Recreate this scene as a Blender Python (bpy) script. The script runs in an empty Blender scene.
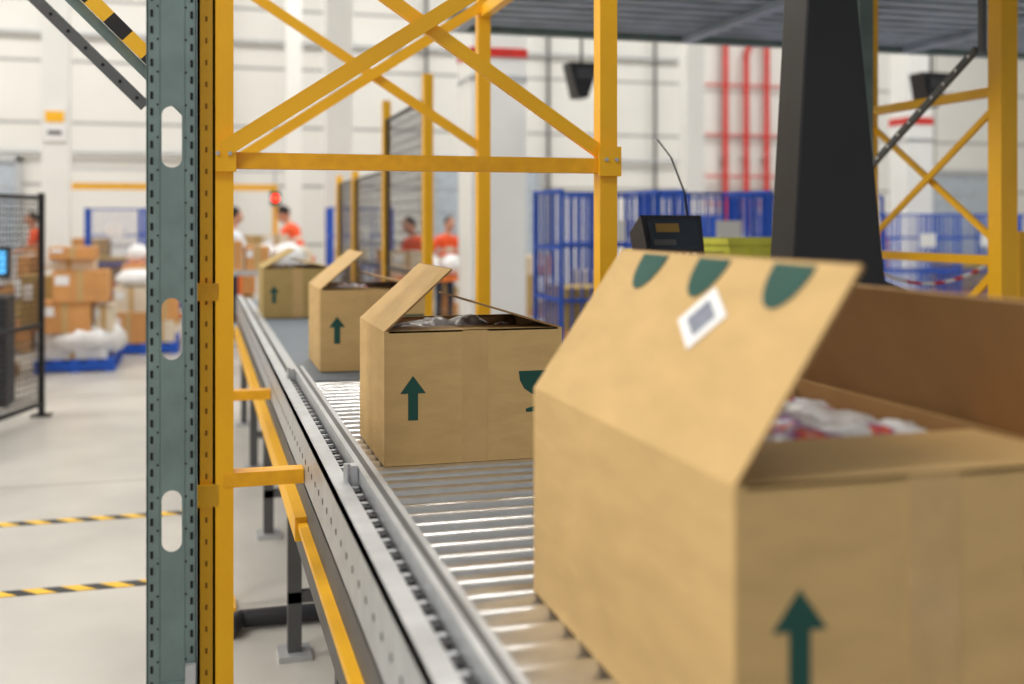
import bpy, math, random
from mathutils import Vector, Matrix, noise
random.seed(4)
S = bpy.context.scene
def lin(c):
    return tuple(((v/255)/12.92 if v/255 <= .04045 else ((v/255+.055)/1.055)**2.4) for v in c)
# ------------------------------------------------------------ materials
def mat(name, col, rough=.6, metal=0., var=.12, scale=8., bump=0., spec=.5, stretch=None):
    m = bpy.data.materials.new(name); m.use_nodes = True
    nt = m.node_tree; b = nt.nodes['Principled BSDF']
    c = lin(col)
    tc = nt.nodes.new('ShaderNodeTexCoord'); n = nt.nodes.new('ShaderNodeTexNoise')
    n.inputs['Scale'].default_value = scale; n.inputs['Detail'].default_value = 5
    if stretch:
        mp = nt.nodes.new('ShaderNodeMapping'); mp.inputs['Scale'].default_value = stretch
        nt.links.new(tc.outputs['Object'], mp.inputs[0]); nt.links.new(mp.outputs[0], n.inputs['Vector'])
    else:
        nt.links.new(tc.outputs['Object'], n.inputs['Vector'])
    r = nt.nodes.new('ShaderNodeValToRGB')
    r.color_ramp.elements[0].position = .3; r.color_ramp.elements[1].position = .7
    r.color_ramp.elements[0].color = tuple(v*(1-var) for v in c)+(1,)
    r.color_ramp.elements[1].color = tuple(min(1, v*(1+var)) for v in c)+(1,)
    nt.links.new(n.outputs['Fac'], r.inputs[0]); nt.links.new(r.outputs[0], b.inputs['Base Color'])
    b.inputs['Roughness'].default_value = rough; b.inputs['Metallic'].default_value = metal
    b.inputs['Specular IOR Level'].default_value = spec
    if bump:
        bp = nt.nodes.new('ShaderNodeBump'); bp.inputs['Strength'].default_value = bump
        bp.inputs['Distance'].default_value = .01
        nt.links.new(n.outputs['Fac'], bp.inputs['Height']); nt.links.new(bp.outputs[0], b.inputs['Normal'])
    return m
def emit(name, col, st):
    m = bpy.data.materials.new(name); m.use_nodes = True
    b = m.node_tree.nodes['Principled BSDF']
    b.inputs['Base Color'].default_value = lin(col)+(1,)
    b.inputs['Emission Color'].default_value = lin(col)+(1,); b.inputs['Emission Strength'].default_value = st
    return m
def brickmat(name, col, mortar, bw, rh, ms, axes='xz', rough=.7, var=.05, nscale=.7):
    m = mat(name, col, rough, var=var, scale=nscale)
    nt = m.node_tree; b = nt.nodes['Principled BSDF']
    ramp = [x for x in nt.nodes if x.type == 'VALTORGB'][0]
    tc = [x for x in nt.nodes if x.type == 'TEX_COORD'][0]
    sp = nt.nodes.new('ShaderNodeSeparateXYZ'); cb = nt.nodes.new('ShaderNodeCombineXYZ')
    nt.links.new(tc.outputs['Object'], sp.inputs[0])
    nt.links.new(sp.outputs[axes[0].upper()], cb.inputs[0]); nt.links.new(sp.outputs[axes[1].upper()], cb.inputs[1])
    br = nt.nodes.new('ShaderNodeTexBrick'); br.offset = 0; br.squash = 1
    br.inputs['Scale'].default_value = 1; br.inputs['Mortar Size'].default_value = ms
    br.inputs['Brick Width'].default_value = bw; br.inputs['Row Height'].default_value = rh
    br.inputs['Mortar Smooth'].default_value = .1
    nt.links.new(cb.outputs[0], br.inputs['Vector'])
    mx = nt.nodes.new('ShaderNodeMix'); mx.data_type = 'RGBA'
    nt.links.new(br.outputs['Fac'], mx.inputs[0]); nt.links.new(ramp.outputs[0], mx.inputs[6])
    mx.inputs[7].default_value = lin(mortar)+(1,)
    nt.links.new(mx.outputs[2], b.inputs['Base Color'])
    return m
def stripemat(name, c1, c2, period, zop='ADD'):
    m = mat(name, c1, .6); nt = m.node_tree; b = nt.nodes['Principled BSDF']
    tc = [x for x in nt.nodes if x.type == 'TEX_COORD'][0]
    sp = nt.nodes.new('ShaderNodeSeparateXYZ'); nt.links.new(tc.outputs['Object'], sp.inputs[0])
    a = nt.nodes.new('ShaderNodeMath'); a.operation = 'ADD'
    nt.links.new(sp.outputs['X'], a.inputs[0]); nt.links.new(sp.outputs['Y'], a.inputs[1])
    a2 = nt.nodes.new('ShaderNodeMath'); a2.operation = zop
    nt.links.new(a.outputs[0], a2.inputs[0]); nt.links.new(sp.outputs['Z'], a2.inputs[1])
    d = nt.nodes.new('ShaderNodeMath'); d.operation = 'DIVIDE'; d.inputs[1].default_value = period
    nt.links.new(a2.outputs[0], d.inputs[0])
    f = nt.nodes.new('ShaderNodeMath'); f.operation = 'FRACT'; nt.links.new(d.outputs[0], f.inputs[0])
    g = nt.nodes.new('ShaderNodeMath'); g.operation = 'GREATER_THAN'; g.inputs[1].default_value = .5
    nt.links.new(f.outputs[0], g.inputs[0])
    mx = nt.nodes.new('ShaderNodeMix'); mx.data_type = 'RGBA'
    nt.links.new(g.outputs[0], mx.inputs[0])
    mx.inputs[6].default_value = lin(c1)+(1,); mx.inputs[7].default_value = lin(c2)+(1,)
    nt.links.new(mx.outputs[2], b.inputs['Base Color'])
    return m

CARD = mat('cardboard', (203,169,114), .72, var=.07, scale=9, stretch=(1,1,3), spec=.3, bump=.25)
CARDI_SHADE = mat('cardboard_inside_shade', (142,106,66), .85, var=.05, scale=14, spec=.2)  # same board as outside; shade inside and under flaps is put into the colour
CARD2 = mat('cardboard_olive', (178,152,98), .8, var=.06, scale=14, spec=.2)
CARDE = mat('cardboard_edge', (150,116,74), .9, var=.2, scale=90)
CARDO = mat('cardboard_orange', (208,150,90), .8, var=.1, scale=5)
CARDW = mat('parcel_paper', (222,208,184), .7, var=.1, scale=4)
INK = mat('green_ink', (20,74,64), .7, var=.08)
TAPE = mat('packing_tape', (200,166,114), .16, var=.06, scale=16, bump=.35)
LABEL = mat('label_white', (240,240,240), .5, var=.02)
LABELG = mat('label_print', (130,135,150), .6, var=.5, scale=260)
STEEL = mat('galvanised_steel', (215,217,220), .34, .9, var=.1, scale=20)
STEELM = mat('rail_steel', (192,194,196), .42, .5, var=.08, scale=14)
ROLL = mat('roller_steel', (222,222,222), .3, .95, var=.06, scale=30)
DARK = mat('dark_plastic', (38,38,42), .5, var=.15)
PANEL = mat('dark_panel', (92,92,92), .55, .2, var=.1)
BELT = mat('belt_rubber', (104,114,124), .55, var=.06)
YEL = mat('yellow_paint', (255,188,24), .42, var=.05, scale=6)
YELD = mat('yellow_paint_worn', (252,178,24), .5, var=.12, scale=25)
GREY = mat('greygreen_paint', (110,128,126), .5, .1, var=.14, scale=12)
HOLE = mat('hole_dark', (22,24,24), .9)
BLACK = mat('black_paint', (20,20,23), .42, var=.2, scale=4)
BLUE = mat('blue_paint', (22,84,190), .45, var=.1)
WHITE = mat('white_paint', (236,236,232), .6, var=.03, scale=2)
RED = mat('red_paint', (206,44,36), .45)
ORANGE = mat('orange_paint', (238,120,40), .6)
WRAP = mat('white_plastic_wrap', (232,232,232), .25, var=.12, scale=6, bump=.5)
WOOD = mat('pallet_wood', (190,150,104), .8, var=.2, scale=10)
LIME = mat('lime_plastic', (206,204,70), .45)
DECK = mat('galvanised_deck', (168,180,194), .45, .3, var=.25, scale=3)
HAZ = stripemat('hazard_stripes', (240,190,40), (30,30,30), .16)
HAZ2 = stripemat('hazard_stripes_brace', (245,190,40), (30,30,30), .2, 'SUBTRACT')
REDW = stripemat('red_white_chain', (210,40,40), (240,240,240), .1)
FLOOR = brickmat('concrete_floor', (190,186,178), (140,136,130), 3.6, 3.6, .012, 'xy', .36, .14, 1.3)
WALLP = brickmat('wall_panels', (228,227,222), (160,160,158), 5.5, 1.15, .03, 'xz', .7, .03)
CEILM = mat('ceiling_sheet', (205,208,210), .7)
SKIN = mat('skin', (206,150,120), .55); HAIR = mat('hair', (36,26,20), .7, var=.3, scale=40)
VEST = mat('orange_vest', (255,88,30), .6); SHIRT = mat('light_shirt', (222,226,232), .8)
TROU = mat('dark_trousers', (38,42,58), .8); SHOE = mat('shoe', (24,24,24), .6)
REFL = mat('reflective_tape', (220,222,200), .3)
REDL = emit('red_signal', (255,40,20), 8)
SCREEN = emit('blue_screen', (90,190,255), 1.3)

# ------------------------------------------------------------ mesh builder
class MB:
    def __init__(s): s.v=[]; s.f=[]; s.m=[]; s.sm=[]; s.mats=[]
    def mi(s, m):
        if m not in s.mats: s.mats.append(m)
        return s.mats.index(m)
    def add(s, vs, fs, m, smooth=False):
        o = len(s.v); s.v += [tuple(v) for v in vs]; k = s.mi(m)
        for f in fs: s.f.append([i+o for i in f]); s.m.append(k); s.sm.append(smooth)
    def box(s, c, d, m, R=None):
        vs = []
        for z in (-.5,.5):
            for x,y in ((-.5,-.5),(.5,-.5),(.5,.5),(-.5,.5)):
                p = Vector((x*d[0], y*d[1], z*d[2]))
                if R is not None: p = R @ p
                vs.append(p+Vector(c))
        s.add(vs, [(3,2,1,0),(4,5,6,7),(0,1,5,4),(1,2,6,5),(2,3,7,6),(3,0,4,7)], m)
    def b2(s, a, b, m):
        s.box([(a[i]+b[i])/2 for i in range(3)], [abs(b[i]-a[i]) for i in range(3)], m)
    def frame(s, p, q, up=(0,0,1)):
        t = (Vector(q)-Vector(p)); L = t.length; t.normalize(); u = Vector(up)
        if abs(t.dot(u)) > .99: u = Vector((0,1,0))
        x = t.cross(u).normalized(); y = x.cross(t)
        return t, x, y, L
    def beam(s, p, q, w, h, m, up=(0,0,1)):
        t,x,y,L = s.frame(p,q,up)
        R = Matrix((x,t,y)).transposed()
        s.box((Vector(p)+Vector(q))/2, (w,L,h), m, R)
    def cyl(s, p, q, r, m, n=12, r2=None, cap=True):
        r2 = r if r2 is None else r2
        t,x,y,L = s.frame(p,q); p=Vector(p); q=Vector(q)
        A = [p+(x*math.cos(2*math.pi*i/n)+y*math.sin(2*math.pi*i/n))*r for i in range(n)]
        B = [q+(x*math.cos(2*math.pi*i/n)+y*math.sin(2*math.pi*i/n))*r2 for i in range(n)]
        s.add(A+B, [(i,(i+1)%n,n+(i+1)%n,n+i) for i in range(n)], m, True)
        if cap:
            s.add(A, [tuple(range(n))[::-1]], m); s.add(B, [tuple(range(n))], m)
    def prism(s, pts, off, m):
        n=len(pts); o=Vector(off); A=[Vector(p) for p in pts]; B=[p+o for p in A]
        s.add(A+B, [tuple(range(n)), tuple(range(2*n-1,n-1,-1))]+[(i,n+i,n+(i+1)%n,(i+1)%n) for i in range(n)], m)
    def ball(s, c, r, m, nu=16, nv=10, fn=None, clamp=None):
        vs=[]; fs=[]
        for j in range(nv+1):
            th=math.pi*j/nv
            for i in range(nu):
                ph=2*math.pi*i/nu
                d=Vector((math.sin(th)*math.cos(ph), math.sin(th)*math.sin(ph), math.cos(th)))
                k = fn(d) if fn else 1
                p=Vector(c)+Vector((d.x*r[0],d.y*r[1],d.z*r[2]))*k
                if clamp: p.x=max(-clamp[0],min(clamp[0],p.x)); p.y=max(-clamp[1],min(clamp[1],p.y)); p.z=max(.01,p.z)
                vs.append(p)
        for j in range(nv):
            for i in range(nu):
                a=j*nu+i; b=j*nu+(i+1)%nu
                fs.append((a,a+nu,b+nu,b))
        s.add(vs,fs,m,True)
    def build(s, name, loc=(0,0,0), rot=0, parent=None, bevel=0, center=True):
        if center and parent is None and tuple(loc)==(0,0,0):
            xs=[v[0] for v in s.v]; ys=[v[1] for v in s.v]; zs=[v[2] for v in s.v]
            loc=((min(xs)+max(xs))/2,(min(ys)+max(ys))/2,min(zs))
            s.v=[(v[0]-loc[0],v[1]-loc[1],v[2]-loc[2]) for v in s.v]
        me=bpy.data.meshes.new(name); me.from_pydata(s.v,[],s.f)
        for m in s.mats: me.materials.append(m)
        me.polygons.foreach_set('material_index', s.m); me.polygons.foreach_set('use_smooth', s.sm)
        me.update()
        import bmesh
        bm=bmesh.new(); bm.from_mesh(me); bmesh.ops.recalc_face_normals(bm, faces=bm.faces); bm.to_mesh(me); bm.free()
        o=bpy.data.objects.new(name, me); o.location=loc; o.rotation_euler=(0,0,rot)
        S.collection.objects.link(o)
        if parent: o.parent=parent
        if bevel:
            bv=o.modifiers.new('b','BEVEL'); bv.width=bevel; bv.segments=2; bv.limit_method='ANGLE'
        return o
H=1.6
# ------------------------------------------------------------ room shell
b=MB(); b.b2((-12,-6,-.2),(22,22,0),FLOOR); b.build('floor',center=False)
b=MB(); b.b2((-12,22,0),(22,22.3,9),WALLP); b.build('wall_back',center=False)
WALLS = brickmat('wall_panels_side', (228,226,220), (170,170,168), 5.5, 1.15, .03, 'yz', .7, .03)
b=MB(); b.b2((-12.3,-6,0),(-12,22,9),WALLS); b.build('wall_left',center=False)
b=MB(); b.b2((22,-6,0),(22.3,22,9),WALLS); b.build('wall_right',center=False)
b=MB(); b.b2((-12.3,-6,9),(22.3,22.3,9.2),CEILM); b.build('ceiling',center=False)
def column(x,y,w,base=None):
    c=MB(); c.b2((x-w/2,y-w/2,0),(x+w/2,y+w/2,9),WHITE)
    c.b2((x-w/2-.04,y-w/2-.04,0),(x+w/2+.04,y+w/2+.04,.25),WHITE)
    if base:
        c.b2((x-w/2-.01,y-w/2-.01,base),(x+w/2+.01,y+w/2+.01,base+.10),RED)
        c.b2((x-w/2-.01,y-w/2-.01,base-.25),(x+w/2+.01,y+w/2+.01,base-.2),STEELM)
    c.build('support_column')
column(3.14,11.9,.62,3.4); column(-1.75,15,.32); column(1.63,20.3,.28); column(2.17,18.1,.42)
column(8.6,18.35,.34); column(9.94,13.8,.42,3.0)
b=MB()
for x in (11.05,11.55,12.05):
    b.cyl((x,21.85,1.2),(x,21.85,5.6 if x!=11.55 else 5.3),.06,RED)
    b.box((x,21.92,3),(.2,.12,.06),STEELM)
for z in (2.0,2.6,3.5,4.6): b.cyl((10.2,21.88,z),(14,21.88,z),.022,RED)
b.cyl((11.55,21.85,5.3),(11.8,21.85,5.75),.06,RED); b.cyl((11.8,21.85,5.75),(12.4,21.85,5.95),.06,RED)
b.build('sprinkler_pipes')
b=MB()
for z in (2.9,5.1): b.cyl((-8,21.9,z),(10,21.9,z),.04,STEELM)
for x in (-2.6,.4,4.4,7.0,9.4): b.cyl((x,21.88,0),(x,21.88,6.5),.035,PANEL)
b.build('wall_conduit')
b=MB()
b.box((-1.75,14.82,2.82),(.26,.02,.42),LABEL); b.box((-1.75,14.805,2.92),(.22,.01,.14),YEL); b.box((-1.75,14.805,2.72),(.16,.01,.05),PANEL)
b.build('column_sign')
# ------------------------------------------------------------ mezzanine
b=MB()
b.b2((1.75,-1.5,3.0),(9,7.6,3.06),DECK)
y=-1.4
while y<7.5:
    b.b2((1.75,y,2.982),(9,y+.09,3.0),DECK); y+=.2
for x in (1.75,3.5,5.4,7.2,8.9):
    b.b2((x-.04,-1.5,2.94),(x+.04,7.6,2.982),DECK); 
b.b2((1.7,7.56,2.95),(9,7.66,3.12),GREY)
b.build('mezzanine_deck')
# ------------------------------------------------------------ conveyor
b=MB()
z0=.965
y=-.6
while y<4.42:
    b.cyl((.395,y,z0-.03),(1.07,y,z0-.03),.03,ROLL,18)
    b.cyl((.38,y,z0-.03),(1.085,y,z0-.03),.009,DARK,6)
    y+=.078
b.b2((.40,4.47,z0-.10),(1.06,9.3,z0-.004),BELT)
b.b2((.36,4.44,z0-.1),(.40,9.3,z0+.01),STEELM)
b.cyl((.40,4.47,z0-.052),(1.06,4.47,z0-.052),.046,BELT,16)
Y0,Y1=-.7,9.3
b.b2((.285,Y0,.85),(.293,Y1,1.0),STEELM); b.b2((.285,Y0,.992),(.33,Y1,1.0),STEELM); b.b2((.285,Y0,.85),(.33,Y1,.858),STEELM)
b.b2((.33,Y0,.955),(.362,Y1,.965),DARK)
b.b2((.362,Y0,.86),(.372,4.42,1.0),STEELM)
b.b2((.362,Y0,.985),(.392,4.42,1.0),STEELM); b.b2((.354,Y0,.995),(.392,4.42,1.03),STEELM)
b.b2((.366,Y0,1.03),(.378,4.42,1.032),PANEL)
y=Y0+.02; k=0
while y<4.5:
    b.cyl((.342,y,.965),(.342,y,.992),.010,STEELM if k%2 else DARK,8); y+=.036; k+=1
y=Y0+.05
while y<Y1:
    b.cyl((.2842,y,.925),(.286,y,.925),.008,HOLE,8); y+=.09
for y in (2.55,4.3):
    b.b2((.337,y,.97),(.352,y+.035,1.035),STEELM)
    b.cyl((.328,y+.005,.99),(.328,y+.005,1.04),.006,STEELM,8); b.cyl((.328,y+.03,.99),(.328,y+.03,1.035),.006,STEELM,8)
b.b2((.30,Y0,.56),(.31,Y1,.85),PANEL)
b.b2((.275,Y0,.705),(.31,3.25,.725),YEL); b.b2((.266,3.25,.67),(.31,Y1,.74),YEL)
b.b2((.31,Y0,.56),(.36,Y1,.58),PANEL)
b.b2((1.085,Y0,.56),(1.115,Y1,1.0),STEELM); b.b2((1.075,Y0,.99),(1.115,Y1,1.0),STEELM)
b.b2((1.085,Y0,1.0),(1.1,Y1,1.04),STEELM)
for y in (-.3,1.1,2.6,4.1,5.7,7.3,8.9):
    for x in (.335,1.08):
        b.b2((x-.025,y,.02),(x+.025,y+.05,.6),PANEL); b.b2((x-.06,y-.04,0),(x+.06,y+.09,.02),STEELM)
    b.b2((.31,y,.5),(1.1,y+.05,.56),PANEL); b.b2((.31,y,.2),(1.1,y+.04,.24),PANEL)
b.build('roller_conveyor')

# ------------------------------------------------------------ cartons
PRINT=mat('printed_bag',(240,225,232),.25,var=.1,scale=11,bump=.3)
nt=PRINT.node_tree; rp=[x for x in nt.nodes if x.type=='VALTORGB'][0]
rp.color_ramp.elements[0].color=lin((240,240,244))+(1,); rp.color_ramp.elements[1].color=lin((150,80,160))+(1,)
rp.color_ramp.elements[0].position=.47; rp.color_ramp.elements[1].position=.52
e=rp.color_ramp.elements.new(.57); e.color=lin((240,100,40))+(1,)
e=rp.color_ramp.elements.new(.63); e.color=lin((240,225,230))+(1,)
def carton(x0,y0,W,L,HT,lf,la,rf,ra,material=CARD,rot=0,marks=True,logos=False,zb=z0,name='cardboard_box'):
    b=MB(); t=.006; w=W/2; l=L/2; C=material
    b.b2((-w,-l,0),(w,-l+t,HT),C); b.b2((-w,l-t,0),(w,l,HT),C)
    b.b2((-w,-l+t,0),(-w+t,l-t,HT),C); b.b2((w-t,-l+t,0),(w,l-t,HT),C); b.b2((-w+t,-l+t,0),(w-t,l-t,.006),C)
    b.b2((w-t-.001,-l+.01,.01),(w-t,l-.01,HT-.001),CARDI_SHADE); b.b2((-w+t,-l+.01,.01),(-w+t+.001,l-.01,HT-.001),CARDI_SHADE); b.b2((-w+.01,l-t-.001,.01),(w-.01,l-t,HT-.001),CARDI_SHADE)
    def flap(sx, ang, ln):
        u=Vector((-sx*math.cos(ang),0,math.sin(ang))); n=Vector((sx*math.sin(ang),0,math.cos(ang)))
        h=Vector((sx*w,0,HT))
        A=[h+Vector((0,-l+.002,0)),h+Vector((0,l-.002,0)),h+Vector((0,l-.006,0))+u*ln,h+Vector((0,-l+.006,0))+u*ln]
        b.prism(A,-n*.0045,C)
        b.prism([p-n*.0045 for p in A],-n*.0008,CARDI_SHADE)
        b.prism([A[3]+n*.0004,A[2]+n*.0004,A[2]-n*.0056,A[3]-n*.0056],u*.0012,CARDE)
        b.prism([A[0]-n*0.0002,A[3]-n*.0002,A[3]-n*.0048,A[0]-n*.0048],Vector((0,-.0008,0)),CARDE)
        return h,u,n
    hl,ul,nl=flap(-1,la,lf); flap(1,ra,rf)
    fl=min(.23,L*.36)
    b.prism([(-w+.012,-l,HT),(w-.012,-l,HT),(w-.016,-l+fl,HT-.004),(-w+.016,-l+fl,HT-.004)],(0,0,-.005),C)
    b.prism([(-w+.012,l-.002,HT),(w-.012,l-.002,HT),(w-.016,l-fl*.4,HT-.07),(-w+.016,l-fl*.4,HT-.07)],(0,0,-.005),CARDI_SHADE)
    b.b2((-.035,-l-.0006,0),(.035,-l,HT-.002),TAPE)
    yf=-l-.0012
    if marks:
        ar=[(-.013,-.058),(.013,-.058),(.013,.012),(.034,.012),(0,.058),(-.034,.012),(-.013,.012)]
        b.prism([(-w+.15*W+.003+p[0],yf,HT-.175+p[1]) for p in ar],(0,.001,0),INK)
        cx=w-.2*W+.03; cz=HT-.17
        cup=[(-.055,.055),(.055,.055),(.052,.03),(.04,.008),(.02,-.006),(.008,-.01),(.008,-.04),(.035,-.046),(.035,-.055),(-.035,-.055),(-.035,-.046),(-.008,-.04),(-.008,-.01),(-.02,-.006),(-.04,.008),(-.052,.03)]
        b.prism([(cx+p[0],yf,cz+p[1]) for p in cup],(0,.001,0),INK)
    if logos:
        def F(s_,y_): return hl+ul*s_+Vector((0,y_,0))+nl*.001
        for yy in (-l+.14,-l+.36,-l+.57):
            pts=[F(lf-.006-.065*math.sin(math.pi*k/12),yy-.05*math.cos(math.pi*k/12)) for k in range(13)]
            b.prism(pts,nl*.0008,INK)
        c=(lf-.10,-l+.295); r=.05
        b.prism([F(c[0]+r*math.cos(a),c[1]+r*1.3*math.sin(a)) for a in [math.pi*k/2+.2 for k in range(4)]],nl*.0012,LABEL)
        b.prism([F(c[0]+r*.6*math.cos(a),c[1]+r*.78*math.sin(a))+nl*.0012 for a in [math.pi*k/2+.2 for k in range(4)]],nl*.0005,LABELG)
    o=b.build(name,loc=(x0+w,y0+l,zb+.0005),rot=rot)
    c=MB(); cl=(w-.012,l-.012)
    for i in range(10):
        cx=random.uniform(-w*.6,w*.6); cy=random.uniform(-l*.35,l*.6)
        rr=(random.uniform(.08,.11),random.uniform(.08,.12),random.uniform(.05,.065))
        sd=random.random()*50
        c.ball((cx,cy,HT-.062),rr,(WRAP,PRINT,PRINT)[i%3],28,16,lambda d,sd=sd:1+.25*noise.noise(d*2.4+Vector((sd,0,0))),cl)
    c.b2((-w*.9,-l*.9,.02),(w*.9,l*.9,HT-.12),WRAP)
    c.build('contents',parent=o)
    return o
R_=math.radians
carton(.553,1.072,.50,.74,.35,.285,R_(56),.215,R_(62),logos=True)
carton(.459,2.832,.485,.45,.35,.24,R_(42),.255,R_(17))
carton(.49,4.70,.45,.52,.35,.24,R_(40),.235,R_(14))
carton(.40,7.42,.45,.62,.33,.24,R_(30),.235,R_(12),material=CARD2)

# ------------------------------------------------------------ yellow gantry tower
b=MB()
XL,XR=.062,1.205; ZT=3.0; s=.056
YA,YB=3.19,4.72
for y in (YA,YB):
    b.b2((XL-s/2,y-s/2,.02),(XL+s/2,y+s/2,ZT),YEL); b.b2((XR-s/2,y-s/2,.02),(XR+s/2,y+s/2,ZT),YEL)
    for x in (XL,XR): b.b2((x-.08,y-.08,0),(x+.08,y+.08,.02),YEL)
    if y==YA: b.b2((XL,y-.025,1.75),(XR,y+.025,1.795),YELD)
    b.b2((XL,y-.03,2.90),(XR,y+.03,2.96),YEL)
    b.beam((XL,y-.04,1.80),(XR,y-.04,2.56),.02,.045,YEL)
    b.beam((XR,y-.01,1.80 if y==YA else 1.92),(XL,y-.01,2.56 if y==YA else 2.64),.02,.04,YEL)
    b.b2((XL,y-.03,.86),(.283,y+.03,.90),YELD)
b.b2((XR-.02,YA,2.5),(XR+.02,YB,2.55),YEL)
for x in (XL,XR):
    b.b2((x-.035,YA-.045,1.74),(x+.035,YA-.028,1.83),YEL)
    for k in (-.015,.018): b.cyl((x+k,YA-.052,1.79),(x+k,YA-.044,1.79),.006,STEELM,8)
b.build('yellow_steel_frame')
PERF=mat('perforation',(160,104,28),.9)
b=MB(); x=.014; y=2.62
b.b2((x-.02,y,0),(x+.02,y+.006,3.0),YEL); b.b2((x-.02,y,0),(x-.014,y+.07,3.0),YELD); b.b2((x+.014,y,0),(x+.02,y+.07,3.0),YELD)
for k in range(58):
    z=.06+k*.05
    b.b2((x-.0025,y-.0012,z),(x+.0025,y,z+.012),PERF)
b.b2((x-.028,y-.02,.95),(x+.028,y-.012,1.0),YEL); b.b2((x-.028,y-.02,1.42),(x+.028,y-.012,1.46),YELD); b.b2((x-.016,y-.02,0),(x+.05,y+.1,.012),YELD)
b.build('yellow_rack_upright')
# ------------------------------------------------------------ grey-green upright with slots
b=MB(); X=-.059; Y=2.5; w=.051; t=.004; sw=.021
b.b2((X-w,Y,0),(X-sw,Y+t,3.0),GREY); b.b2((X+sw,Y,0),(X+w,Y+t,3.0),GREY)
cent=[.115+.4175*k for k in range(7)]; hh=.067
prev=0
for c in cent:
    b.b2((X-sw,Y,prev),(X+sw,Y+t,c-hh),GREY)
    for sg in (-1,1):
        for sx in (-1,1):
            zc=c+sg*(hh-sw); pts=[(X+sx*sw,Y,c+sg*hh)]
            for k in range(7):
                a=math.pi/2*k/6; pts.append((X+sx*sw*math.sin(a),Y,zc+sg*sw*math.cos(a)))
            b.prism(pts,(0,t,0),GREY)
    prev=c+hh
b.b2((X-sw,Y,prev),(X+sw,Y+t,3.0),GREY)
for sx in (-1,1):
    b.b2((X+sx*w-.002,Y,0),(X+sx*w+.002,Y+.07,3.0),GREY)
    b.b2((X+sx*w,Y+.066,0),(X+sx*(w-.018),Y+.07,3.0),GREY)
    for k in range(84):
        z=.02+k*.0355
        b.b2((X+sx*.0415-.003,Y-.0008,z),(X+sx*.0415+.003,Y+.0005,z+.016),HOLE)
        if k%2: b.cyl((X+sx*.029,Y-.0008,z+.024),(X+sx*.029,Y+.0005,z+.024),.0026,HOLE,6)
    b.b2((X+sx*.026-.0008,Y-.0012,0),(X+sx*.026+.0008,Y,3.0),GREY)
b.b2((X-.08,Y-.04,0),(X+.053,Y+.11,.012),GREY)
b.b2((X-.03,Y-.006,.50),(X+.05,Y,.60),GREY); b.b2((X+.028,Y-.02,.55),(X+.05,Y-.004,.64),STEELM)
b.cyl((X,Y-.014,.57),(X,Y,.57),.012,STEELM,8); b.cyl((X+.03,Y-.024,.585),(X+.03,Y,.585),.01,STEELM,8)
b.build('grey_rack_upright')
b=MB(); p=Vector((-.118,2.60,1.86)); q=Vector((-.62,2.60,2.36))
b.beam(p,q,.004,.026,PANEL); 
for k in range(14):
    c=p.lerp(q,(k+.5)/14); b.cyl(c+Vector((0,-.003,0)),c+Vector((0,.003,0)),.004,HOLE,8)
b.beam((-.118,2.60,3.0),(-.62,2.60,2.32),.004,.03,GREY)
b.b2((-.72,2.56,0),(-.62,2.63,3.0),GREY)
b.build('rack_brace')
b=MB(); b.beam((.0,3.3,1.93),(-.62,3.3,2.55),.03,.04,HAZ2); b.beam((.0,3.33,1.88),(-.62,3.33,2.50),.006,.03,GREY)
b.b2((-.7,3.27,0),(-.64,3.34,3.0),GREY)
b.build('hazard_striped_brace')

# ------------------------------------------------------------ black pillar machine
b=MB()
pts=[(1.16,0),(1.178,1.47),(1.214,2.06),(1.27,2.93),(1.285,2.93),(1.334,2.06),(1.40,1.475),(1.47,1.45),(1.76,1.39),(1.76,0)]
b.prism([(p[0],2.03,p[1]) for p in pts],(0,.1,0),BLACK)
b.b2((1.15,2.02,0),(1.78,2.16,.08),DARK)
for z in (1.2,.8,.4): b.cyl((1.6,2.022,z),(1.6,2.03,z),.012,STEELM,8)
b.build('black_portal_pillar',bevel=.006)
b=MB()
F=[(-.115,0,-.075),(.115,0,-.075),(.125,0,.075),(-.125,0,.075)]
tl=Matrix.Rotation(R_(-14),3,'X')@Matrix.Identity(3); rz=Matrix.Rotation(R_(12),3,'Z')
def T(p): return rz@(tl@Vector(p))+Vector((1.53,3.40,1.55))
A=[T(p) for p in F]; B=[T((p[0]*.6,.15,p[2]*.65)) for p in F]
b.add(A+B,[(0,1,2,3),(7,6,5,4)]+[(i,(i+1)%4,4+(i+1)%4,4+i) for i in range(4)],DARK)
b.add([T((x,-.004,z)) for x,z in ((-.10,-.045),(.10,-.045),(.105,.06),(-.105,.06))],[(0,1,2,3)],mat('screen_glass',(54,62,72),.2))
b.add([T((x,-.007,z)) for x,z in ((-.075,.015),(.02,.015),(.02,.045),(-.075,.045))],[(0,1,2,3)],mat('amber_sticker',(150,118,56),.6))
b.add([T((x,-.007,z)) for x,z in ((-.09,-.03),(.0,-.03),(.0,-.01),(-.09,-.01))],[(0,1,2,3)],PANEL)
for k in range(6): b.cyl(T((-.08+k*.03,-.008,-.062)),T((-.08+k*.03,0,-.062)),.006,STEELM,8)
b.cyl((1.54,3.47,0),(1.54,3.47,1.50),.022,BLACK); b.cyl((1.54,3.47,0),(1.54,3.47,.02),.16,BLACK,20)
b.cyl((1.62,3.47,1.55),(1.60,3.47,1.70),.004,BLACK,6); b.cyl((1.60,3.47,1.70),(1.55,3.47,1.82),.003,BLACK,6); b.cyl((1.55,3.47,1.82),(1.50,3.47,1.88),.0025,BLACK,6)
b.build('operator_terminal')

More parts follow.
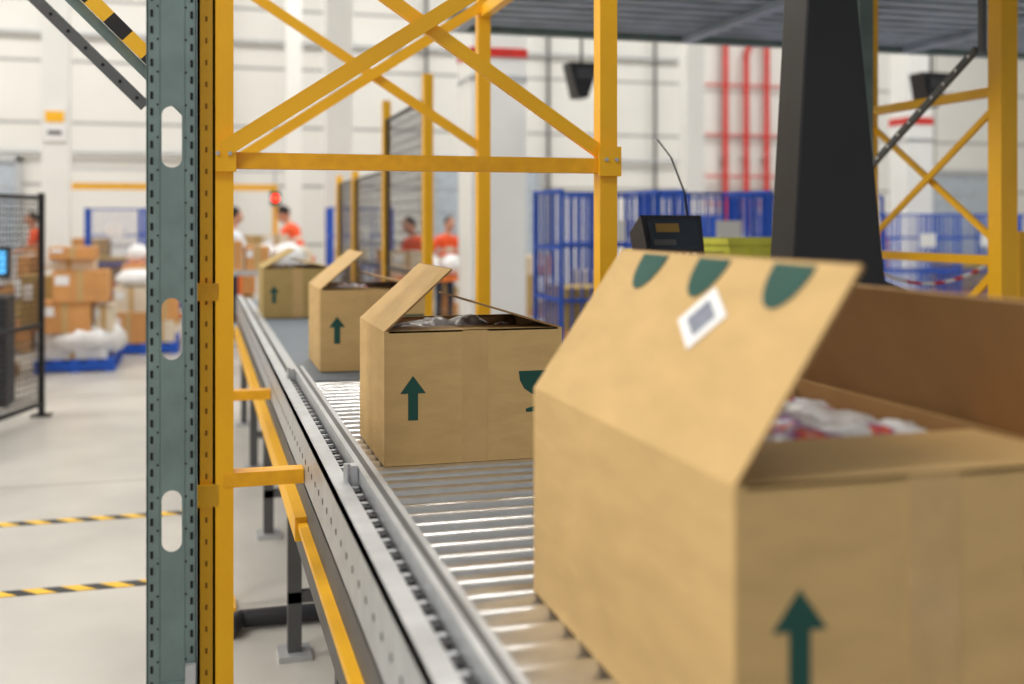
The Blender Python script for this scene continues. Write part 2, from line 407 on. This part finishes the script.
# ------------------------------------------------------------ right yellow rack frame
b=MB(); X=3.4
for (y,s2) in ((4.07,.085),(5.10,.085)):
    b.b2((X-s2/2,y-s2/2,0),(X+s2/2,y+s2/2,2.93),YEL); b.b2((X-.1,y-.1,0),(X+.1,y+.1,.015),YEL)
for z in (2.18,1.43,.5): b.b2((X-.025,4.07,z-.02),(X+.025,5.10,z+.02),YEL)
b.beam((X-.02,4.07,2.12),(X-.02,5.1,1.47),.015,.03,YEL); b.beam((X+.02,5.1,2.12),(X+.02,4.07,1.47),.015,.03,YEL)
b.beam((X-.02,4.07,1.4),(X-.02,5.1,.55),.015,.035,YEL)
b.build('yellow_rack_frame')
b=MB()
p=Vector((3.2,4.82,1.84)); q=Vector((3.2,3.99,2.34)); b.beam(p,q,.02,.03,PANEL)
for k in range(10):
    c=p.lerp(q,(k+.5)/10); b.cyl(c+Vector((-.012,0,0)),c+Vector((.012,0,0)),.007,WHITE,8)
b.b2((3.16,4.8,0),(3.24,4.88,2.93),GREY); 
b.b2((3.19,3.94,2.32),(3.21,3.97,2.93),PANEL)
b.build('perforated_strut')
b=MB()
P0=Vector((3.5,5.2,1.35)); P1=Vector((4.28,5.0,1.5)); pr=P0
b.b2((4.26,4.97,0),(4.31,5.03,1.55),YEL); b.b2((4.16,4.9,0),(4.4,5.1,.015),YEL)
for k in range(1,15):
    u=k/14; c=P0.lerp(P1,u)+Vector((0,0,-.25*4*u*(1-u)*.6)); b.cyl(pr,c,.010,REDW,6); pr=c
b.build('red_white_chain')
b=MB()
b.b2((2.05,4.6,1.33),(3.05,5.3,1.36),STEELM)
for x in (2.08,3.0):
    for y in (4.65,5.22): b.b2((x-.02,y-.02,0),(x+.02,y+.02,1.33),YEL)
b.b2((2.08,4.65,.4),(3.02,4.69,.44),YEL)
b.build('steel_table')
def tote(x,y,z,W,L,h,m):
    b=MB(); t=.012
    b.b2((x,y,z),(x+W,y+L,z+.01),m)
    for a,c in (((x,y,z),(x+W,y+t,z+h)),((x,y+L-t,z),(x+W,y+L,z+h)),((x,y+t,z),(x+t,y+L-t,z+h)),((x+W-t,y+t,z),(x+W,y+L-t,z+h))): b.b2(a,c,m)
    b.b2((x-.012,y-.012,z+h-.03),(x+W+.012,y,z+h),m); b.b2((x-.012,y+L,z+h-.03),(x+W+.012,y+L+.012,z+h),m)
    b.b2((x-.012,y,z+h-.03),(x,y+L,z+h),m); b.b2((x+W,y,z+h-.03),(x+W+.012,y+L,z+h),m)
    for k in range(1,5): b.b2((x+W*k/5-.005,y-.008,z),(x+W*k/5+.005,y,z+h-.03),m)
    b.build('plastic_tote')
tote(2.42,4.75,1.361,.55,.4,.16,LIME); tote(2.07,4.75,1.361,.3,.4,.10,LIME)

# ------------------------------------------------------------ mesh fences
def wires(b,p,q,z1,z2,m,pitch=.06,r=.004):
    p=Vector(p);q=Vector(q);L=(q-p).length;n=int(L/pitch)
    for k in range(n+1):
        c=p.lerp(q,k/n); b.beam((c.x,c.y,z1),(c.x,c.y,z2),r,r,m,up=(1,0,0))
    n=int((z2-z1)/pitch)
    for k in range(n+1):
        z=z1+(z2-z1)*k/n; b.beam((p.x,p.y,z),(q.x,q.y,z),r,r,m)
b=MB(); X=1.6
for y,zt in ((7.9,2.68),(9.75,2.68),(11.8,2.15),(13.2,2.15)): b.b2((X-.035,y-.035,0),(X+.035,y+.035,zt),YEL); b.b2((X-.08,y-.08,0),(X+.08,y+.08,.012),YEL)
for y1,y2,zt in ((7.95,9.7,2.5),(9.8,11.75,2.05),(11.85,13.15,2.05)):
    wires(b,(X,y1,0),(X,y2,0),.12,zt,DARK,.08,.006)
    for z in (.12,zt,1.2): b.beam((X,y1,z),(X,y2,z),.025,.025,DARK)
    for y in (y1,y2): b.beam((X,y,.12),(X,y,zt),.025,.025,DARK)
b.build('safety_fence')
b=MB()
p=(-1.26,9.8,0); q=(-2.0,7.5,0)
wires(b,p,q,.1,1.8,BLACK,.05,.007)
for z in (.1,1.8,.75): b.beam((p[0],p[1],z),(q[0],q[1],z),.035,.035,BLACK)
for c in (p,q): b.beam((c[0],c[1],0),(c[0],c[1],1.84),.05,.05,BLACK,up=(1,0,0)); b.b2((c[0]-.08,c[1]-.08,0),(c[0]+.08,c[1]+.08,.012),BLACK)
b.build('black_mesh_fence')

# ------------------------------------------------------------ roll cages
def cage(x,y,W=.8,D=.7,h=1.85,rot=0,m=BLUE,load=0):
    b=MB(); r=.018
    w,d=W/2,D/2
    for sx in (-1,1):
        for sy in (-1,1):
            b.cyl((sx*w,sy*d,.18),(sx*w,sy*d,h),r,m,8)
            b.cyl((sx*(w-.06)-.015,sy*(d-.06),.07),(sx*(w-.06)+.015,sy*(d-.06),.07),.07,DARK,14)
            b.b2((sx*(w-.06)-.02,sy*(d-.06)-.02,.1),(sx*(w-.06)+.02,sy*(d-.06)+.02,.18),STEELM)
    b.b2((-w,-d,.17),(w,d,.21),m)
    sides=[((-w,-d),(-w,d)),((w,-d),(w,d)),((-w,d),(w,d)),((-w,-d),(w,-d))]
    for i,(p,q) in enumerate(sides):
        zt=h if i<3 else h*.6
        for z in (.22,.6,1.0,1.4,h-.01):
            if z<=zt: b.beam((p[0],p[1],z),(q[0],q[1],z),.024,.024,m)
        n=int((Vector(q)-Vector(p)).length/.08)
        for k in range(1,n):
            u=k/n; b.beam((p[0]+(q[0]-p[0])*u,p[1]+(q[1]-p[1])*u,.2),(p[0]+(q[0]-p[0])*u,p[1]+(q[1]-p[1])*u,zt),.012,.012,m,up=(1,0,0))
    b.box((0,-d-.012,h-.32),(.22,.01,.16),LABEL)
    if load:
        r2=random.Random(load); z=.215
        for k in range(load%4+1):
            hh=r2.uniform(.2,.35); b.b2((-w+.06,-d+.05,z),(r2.uniform(0,w-.06),d-.05,z+hh),r2.choice([CARDO,CARD2,CARDW])); z+=hh+.003
    b.build('blue_roll_cage',loc=(x,y,0),rot=rot)
cage(3.05,8.3,load=2); cage(3.93,8.15,rot=.1,load=5); cage(4.85,8.4,rot=-.08,load=1)
cage(3.7,9.5,rot=.05,load=6); cage(5.8,9.4,rot=.05); cage(4.7,9.6,load=3)
cage(2.1,15.1,h=1.8,load=3); cage(-1.15,16.9,h=1.8,load=2); cage(-.55,19.3,h=1.8,load=7)
for i in range(4): cage(8.4+i*.95,11.7+.1*i,h=1.7,load=i+1)
for i in range(3): cage(6.6+i*.95,14.6,h=1.7,load=i+5)

# ------------------------------------------------------------ pallets with goods
def pallet(b,x,y,m=WOOD,W=.8,D=1.2):
    for k in range(5): b.b2((x+k*W/4.6,y,.11),(x+k*W/4.6+.1,y+D,.135),m)
    for k in range(3): b.b2((x,y+k*(D-.1)/2,.02),(x+W+.0,y+k*(D-.1)/2+.1,.11),m)
    for k in range(3): b.b2((x+k*(W-.1)/2,y,0),(x+k*(W-.1)/2+.1,y+D,.02),m)
def pbox(b,x1,y1,z1,x2,y2,z2,m):
    b.b2((x1,y1,z1),(x2,y2,z2),m)
    c=(x1+x2)/2; b.b2((c-.03,y1-.002,z1),(c+.03,y1,z2),TAPE); b.b2((c-.03,y1,z2),(c+.03,y2,z2+.002),TAPE)
    b.b2((x1+.05*(x2-x1),y1-.003,z1+.55*(z2-z1)),(x1+.3*(x2-x1),y1-.001,z1+.85*(z2-z1)),LABEL)
b=MB()
pallet(b,-1.68,12.5,BLUE)
b.ball((-1.25,12.95,.33),(.47,.5,.24),WRAP,20,12,lambda d:1+.15*noise.noise(d*3))
pbox(b,-1.66,12.55,.135,-.96,13.3,.42,WRAP)
pbox(b,-1.64,12.5,.42,-1.12,13.1,.75,CARDO); pbox(b,-1.5,12.48,.752,-.95,13.0,1.08,CARDO); pbox(b,-1.62,12.7,1.084,-1.1,13.1,1.2,CARDW); pbox(b,-1.55,12.6,1.204,-1.08,13.1,1.33,CARDO)
pbox(b,-1.10,12.6,.42,-.9,13.1,.7,CARDW); pbox(b,-1.9,13.15,.42,-1.5,13.5,1.0,CARD2)
b.build('pallet_of_parcels')
b=MB(); pallet(b,-1.05,14.0,BLUE)
pbox(b,-1.05,14.0,.135,-.62,14.6,.5,CARDO); pbox(b,-.6,14.05,.135,-.3,14.6,.4,CARDW); pbox(b,-1.0,14.05,.504,-.6,14.6,.8,CARDW)
pbox(b,-.58,14.1,.404,-.25,14.6,.72,CARDO); pbox(b,-.95,14.7,.135,-.4,15.1,1.05,CARDO)
b.ball((-.75,14.3,.9),(.25,.25,.12),WRAP,16,10,lambda d:1+.2*noise.noise(d*3))
b.build('pallet_of_parcels')
def stack(x,y,nz,seed,W=.8,D=1.0,m=WOOD):
    r=random.Random(seed); b=MB(); pallet(b,x,y,m,W,D); z=.137
    for k in range(nz):
        h=r.uniform(.22,.36); sp=r.uniform(.4,.6)*W; off=r.uniform(-.03,.03)
        pbox(b,x+off+.03,y+.02,z,x+off+sp-.004,y+D-.05,z+h,r.choice([CARDO,CARD2,CARDW,CARDO]))
        pbox(b,x+off+sp+.004,y+.04,z,x+W+off-.03,y+D-.05,z+h*r.uniform(.8,1),r.choice([CARDO,CARD2,WRAP]))
        z+=h+.004
    b.build('pallet_of_parcels')
stack(-2.62,11.5,4,3); stack(-3.6,11.5,4,4); stack(-3.6,13,5,6); stack(-2.8,14.6,4,7)
stack(-2.2,18.6,4,8); stack(.1,18.3,4,9); stack(2.9,18.0,3,10); stack(3.9,17.4,4,11); stack(5.0,17.6,3,12); stack(4.9,12.6,3,13)
stack(12.8,14,4,14); stack(14.5,14.5,3,15); stack(6.1,12.2,3,17); stack(-1.2,20.4,3,16); stack(-2.35,16.2,4,21)
def table(x,y,W,D,h,m):
    b=MB(); b.b2((x,y,h-.05),(x+W,y+D,h),m)
    for sx in (x+.03,x+W-.07):
        for sy in (y+.03,y+D-.07): b.b2((sx,sy,0),(sx+.05,sy+.05,h-.05),m)
    b.b2((x+.03,y+.03,.3),(x+W-.03,y+.08,.36),m)
    r=random.Random(int(x*10)); u=x+.03
    while u<x+W-.35:
        ww=r.uniform(.22,.4)
        if r.random()<.5: b.ball((u+ww/2,y+D/2,h+.13),(ww*.52,.26,.15),WRAP,14,8,lambda d:1+.2*noise.noise(d*3+Vector((u,0,0))))
        else: pbox(b,u,y+.1,h,u+ww,y+D-.1,h+r.uniform(.15,.35),r.choice([CARDW,CARDO,CARD2]))
        u+=ww+.03
    b.build('packing_table')
table(.15,11.6,1.3,.7,1.1,STEELM); table(-1.0,15.5,1.3,.6,1.02,ORANGE); table(2.3,13.6,1.5,.6,.9,ORANGE); table(.2,13.7,1.2,.6,1.05,STEELM); table(.5,16.0,1.1,.5,1.1,ORANGE)
b=MB()
b.b2((-2.05,18.0,2.1),(1.2,18.08,2.2),YEL)
for x in (-2.05,-.4,1.12): b.b2((x,18,0),(x+.08,18.08,2.1),YEL)
b.b2((-2.2,18.0,2.4),(1.3,18.05,2.43),STEELM)
for x in (-2.05,1.12):
    b.b2((x+.02,18,2.2),(x+.05,18.05,2.4),STEELM)
for x in (-2.0,1.16): b.ball((x,17.93,1.98),(.05,.04,.05),REDL,12,8); b.box((x,17.97,1.98),(.16,.05,.22),DARK)
b.build('signal_gantry')
b=MB(); b.b2((-2.1,10.3,0),(-1.6,10.75,.95),DARK); b.box((-1.75,10.35,1.25),(.34,.04,.28),DARK); b.box((-1.75,10.325,1.25),(.28,.01,.2),SCREEN); b.b2((-1.79,10.36,.95),(-1.71,10.42,1.12),DARK)
b.build('workstation_monitor')
for (x,y,z) in ((3.99,11.3,3.15),(7.67,10.3,3.05)):
    b=MB(); A=[(x-.17,y-.1,z+.17),(x+.17,y-.1,z+.17),(x+.06,y-.05,z-.2),(x-.06,y-.05,z-.2)]
    b.prism(A,(0,.25,0),BLACK); b.cyl((x,y,z+.15),(x,y,9),.015,DARK,8); b.box((x,y-.112,z+.05),(.2,.01,.12),DARK)
    b.build('hanging_loudspeaker')
for i,x in enumerate((-5.4,4.62,16.0)):
    b=MB(); wd=2.15; b.b2((x,21.9,0),(x+wd,21.99,2.7),mat('door_panel%d'%i,(176,186,196),.5))
    b.b2((x-.12,21.86,0),(x,21.99,2.8),STEELM); b.b2((x+wd,21.86,0),(x+wd+.1,21.99,2.8),STEELM); b.b2((x-.12,21.86,2.7),(x+wd+.1,21.99,2.82),STEELM)
    for k in range(1,6): b.b2((x,21.885,k*.45),(x+wd,21.9,k*.45+.02),STEELM)
    b.build('door_%d'%(i+1))
for y in (6.28,5.1):
    b=MB(); b.b2((-6,y,.001),(.1,y+.075,.004),HAZ); b.build('hazard_floor_tape')
b=MB(); b.cyl((.15,4.45,.04),(1.05,4.45,.04),.035,DARK,14); b.cyl((.10,4.35,.04),(.15,4.45,.04),.035,DARK,14)
b.build('floor_drain_pipe')

# ------------------------------------------------------------ people
LIPS=mat('lips',(170,90,84),.5)
def person(x,y,rot,lean,top,arms,height=1.75,vest=True):
    J={}; V=[]; E=[]; Rr=[]
    def a(n,p,r,par=None):
        J[n]=len(V); V.append(p); Rr.append(r)
        if par: E.append((J[par],J[n]))
    a('pel',(0,0,.95),(.15,.11)); a('sp',(0,.01,1.12),(.135,.10),'pel'); a('ch',(0,0,1.33),(.165,.115),'sp'); a('nk',(0,0,1.47),(.055,.055),'ch'); a('hd',(0,.01,1.56),(.05,.05),'nk')
    for s_,n in ((-1,'l'),(1,'r')):
        el,wr=arms
        a('sh'+n,(s_*.19,0,1.40),(.062,.062),'ch'); a('el'+n,(s_*el[0],el[1],el[2]),(.045,.045),'sh'+n); a('wr'+n,(s_*wr[0],wr[1],wr[2]),(.028,.028),'el'+n)
        a('hp'+n,(s_*.1,0,.86),(.095,.1),'pel'); a('kn'+n,(s_*.11,.02,.49),(.06,.062),'hp'+n); a('an'+n,(s_*.12,-.01,.09),(.042,.045),'kn'+n); a('to'+n,(s_*.13,.14,.045),(.045,.035),'an'+n)
    me=bpy.data.meshes.new('sk'); me.from_pydata(V,E,[])
    o=bpy.data.objects.new('sk',me); S.collection.objects.link(o)
    sk=o.modifiers.new('s','SKIN'); o.modifiers.new('u','SUBSURF').levels=2
    for i,r in enumerate(Rr): me.skin_vertices[0].data[i].radius=r
    me.skin_vertices[0].data[0].use_root=True
    dg=bpy.context.evaluated_depsgraph_get(); dg.update()
    m2=bpy.data.meshes.new_from_object(o.evaluated_get(dg)); bpy.data.objects.remove(o)
    mats=[SHOE,TROU,top,SKIN,REFL]
    m2.materials.clear()
    for m in mats: m2.materials.append(m)
    for p in m2.polygons:
        c=p.center; p.use_smooth=True
        if c.z<.1: k=0
        elif c.z<.93: k=1
        elif c.z>1.47: k=3
        elif abs(c.x)>.215 or c.y>.16: k=3 if (Vector((abs(c.x),c.y,c.z))-Vector((.19,0,1.40))).length>.2 else 2
        elif vest and (1.05<c.z<1.1 or 1.2<c.z<1.25): k=4
        else: k=2
        p.material_index=k
    def bend(v):
        f=max(0,min(1,(v.z-.88)/.3)); 
        if f<=0: return v
        pv=Vector((0,0,.95)); return pv+Matrix.Rotation(-lean*f,3,'X')@(v-pv)
    for v in m2.vertices: v.co=bend(v.co.copy())*(height/1.75)
    root=bpy.data.objects.new('warehouse_worker',m2); root.location=(x,y,.01); root.rotation_euler=(0,0,rot); S.collection.objects.link(root)
    b=MB(); hc=Vector((0,.02,1.64))
    b.ball(hc,(.077,.097,.118),SKIN,20,14); b.ball(hc+Vector((0,-.018,.022)),(.084,.098,.112),HAIR,20,14,lambda d:1 if (d.z>-.3 and d.y<.55) else .9)
    b.prism([hc+Vector(p) for p in ((-.012,.088,-.022),(.012,.088,-.022),(0,.092,.02))],(0,.022,-.006),SKIN)
    for s_ in (-1,1):
        b.ball(hc+Vector((s_*.03,.088,.008)),(.013,.008,.008),LABEL,10,6); b.ball(hc+Vector((s_*.03,.095,.008)),(.005,.004,.005),HAIR,8,6)
        b.ball(hc+Vector((s_*.078,0,-.005)),(.012,.022,.032),SKIN,10,8)
    b.ball(hc+Vector((0,.088,-.05)),(.024,.008,.007),LIPS,10,6)
    el,wr=arms
    for s_ in (-1,1):
        W=Vector((s_*wr[0],wr[1],wr[2])); Eb=Vector((s_*el[0],el[1],el[2])); d=(W-Eb).normalized(); sd=d.cross(Vector((0,0,1))).normalized(); dn=sd.cross(d)
        b.beam(W,W+d*.09,.08,.03,SKIN)
        for k in range(4):
            o0=W+d*.085+sd*(-.03+.02*k); ln=(.034,.04,.038,.03)[k]
            b.cyl(o0,o0+d*ln,.009,SKIN,8,.0085); b.cyl(o0+d*ln,o0+d*ln*1.5-dn*ln*.7,.0085,SKIN,8,.006)
        o0=W+d*.03-sd*s_*.038; t1=o0+d*.03-sd*s_*.025; b.cyl(o0,t1,.011,SKIN,8,.009); b.cyl(t1,t1+d*.028-dn*.01,.009,SKIN,8,.007)
    b.v=[tuple(bend(Vector(v))*(height/1.75)) for v in b.v]
    b.build('head_and_hands',parent=root)
reach=((.25,.12,1.18),(.17,.36,1.14)); down=((.26,.0,1.12),(.27,.12,.90))
person(1.52,17.2,R_(60),R_(24),VEST,reach,1.9)
person(.36,15.0,R_(-70),R_(6),SHIRT,reach,1.78,False)
person(3.02,15.2,R_(120),R_(22),VEST,reach,1.7)
person(3.62,16.6,R_(200),R_(12),VEST,down,1.68)
person(10.45,15.6,R_(150),R_(6),VEST,down,1.85)
person(-2.6,19.9,R_(100),R_(8),VEST,reach,1.75)

# ------------------------------------------------------------ lights
def lamp(x,y,e,z=8.6,sx=3.2,sy=1.0,col=(1,.975,.93)):
    b=MB(); b.b2((x-sx/2-.1,y-sy/2-.1,z+.03),(x+sx/2+.1,y+sy/2+.1,z+.15),WHITE); b.cyl((x,y,z+.1),(x,y,9),.02,DARK,6)
    o=b.build('ceiling_or_fill_light')
    l=bpy.data.lights.new('panel','AREA'); l.shape='RECTANGLE'; l.size=sx; l.size_y=sy; l.energy=e; l.color=col
    lo=bpy.data.objects.new('panel',l); lo.location=(x-o.location.x,y-o.location.y,z-o.location.z); S.collection.objects.link(lo); lo.parent=o
for x in (-8,-3,2.5,8,14):
    for y in (10,18): lamp(x,y,240)
lamp(-5,4.5,230,6.5); lamp(-3.2,.5,225,5.6); lamp(-7,-2,150,6.5); lamp(11,3,220,7); lamp(.2,-3.4,36,4.2);  # left and rear lamps are added to light the cartons
w=bpy.data.worlds.new('world'); S.world=w; w.use_nodes=True
w.node_tree.nodes['Background'].inputs[0].default_value=(.97,.98,1,1); w.node_tree.nodes['Background'].inputs[1].default_value=.5
# ------------------------------------------------------------ camera
cd=bpy.data.cameras.new('cam'); cam=bpy.data.objects.new('cam',cd); S.collection.objects.link(cam)
cam.location=(0,0,H); cam.rotation_euler=(R_(90),0,-math.atan(312/1100)); cd.lens=1100/1024*36; cd.sensor_width=36
cd.shift_y=-120/1024; cd.dof.use_dof=True; cd.dof.focus_distance=2.95; cd.dof.aperture_fstop=1.7
S.camera=cam
try: S.view_settings.view_transform='Standard'
except Exception: pass
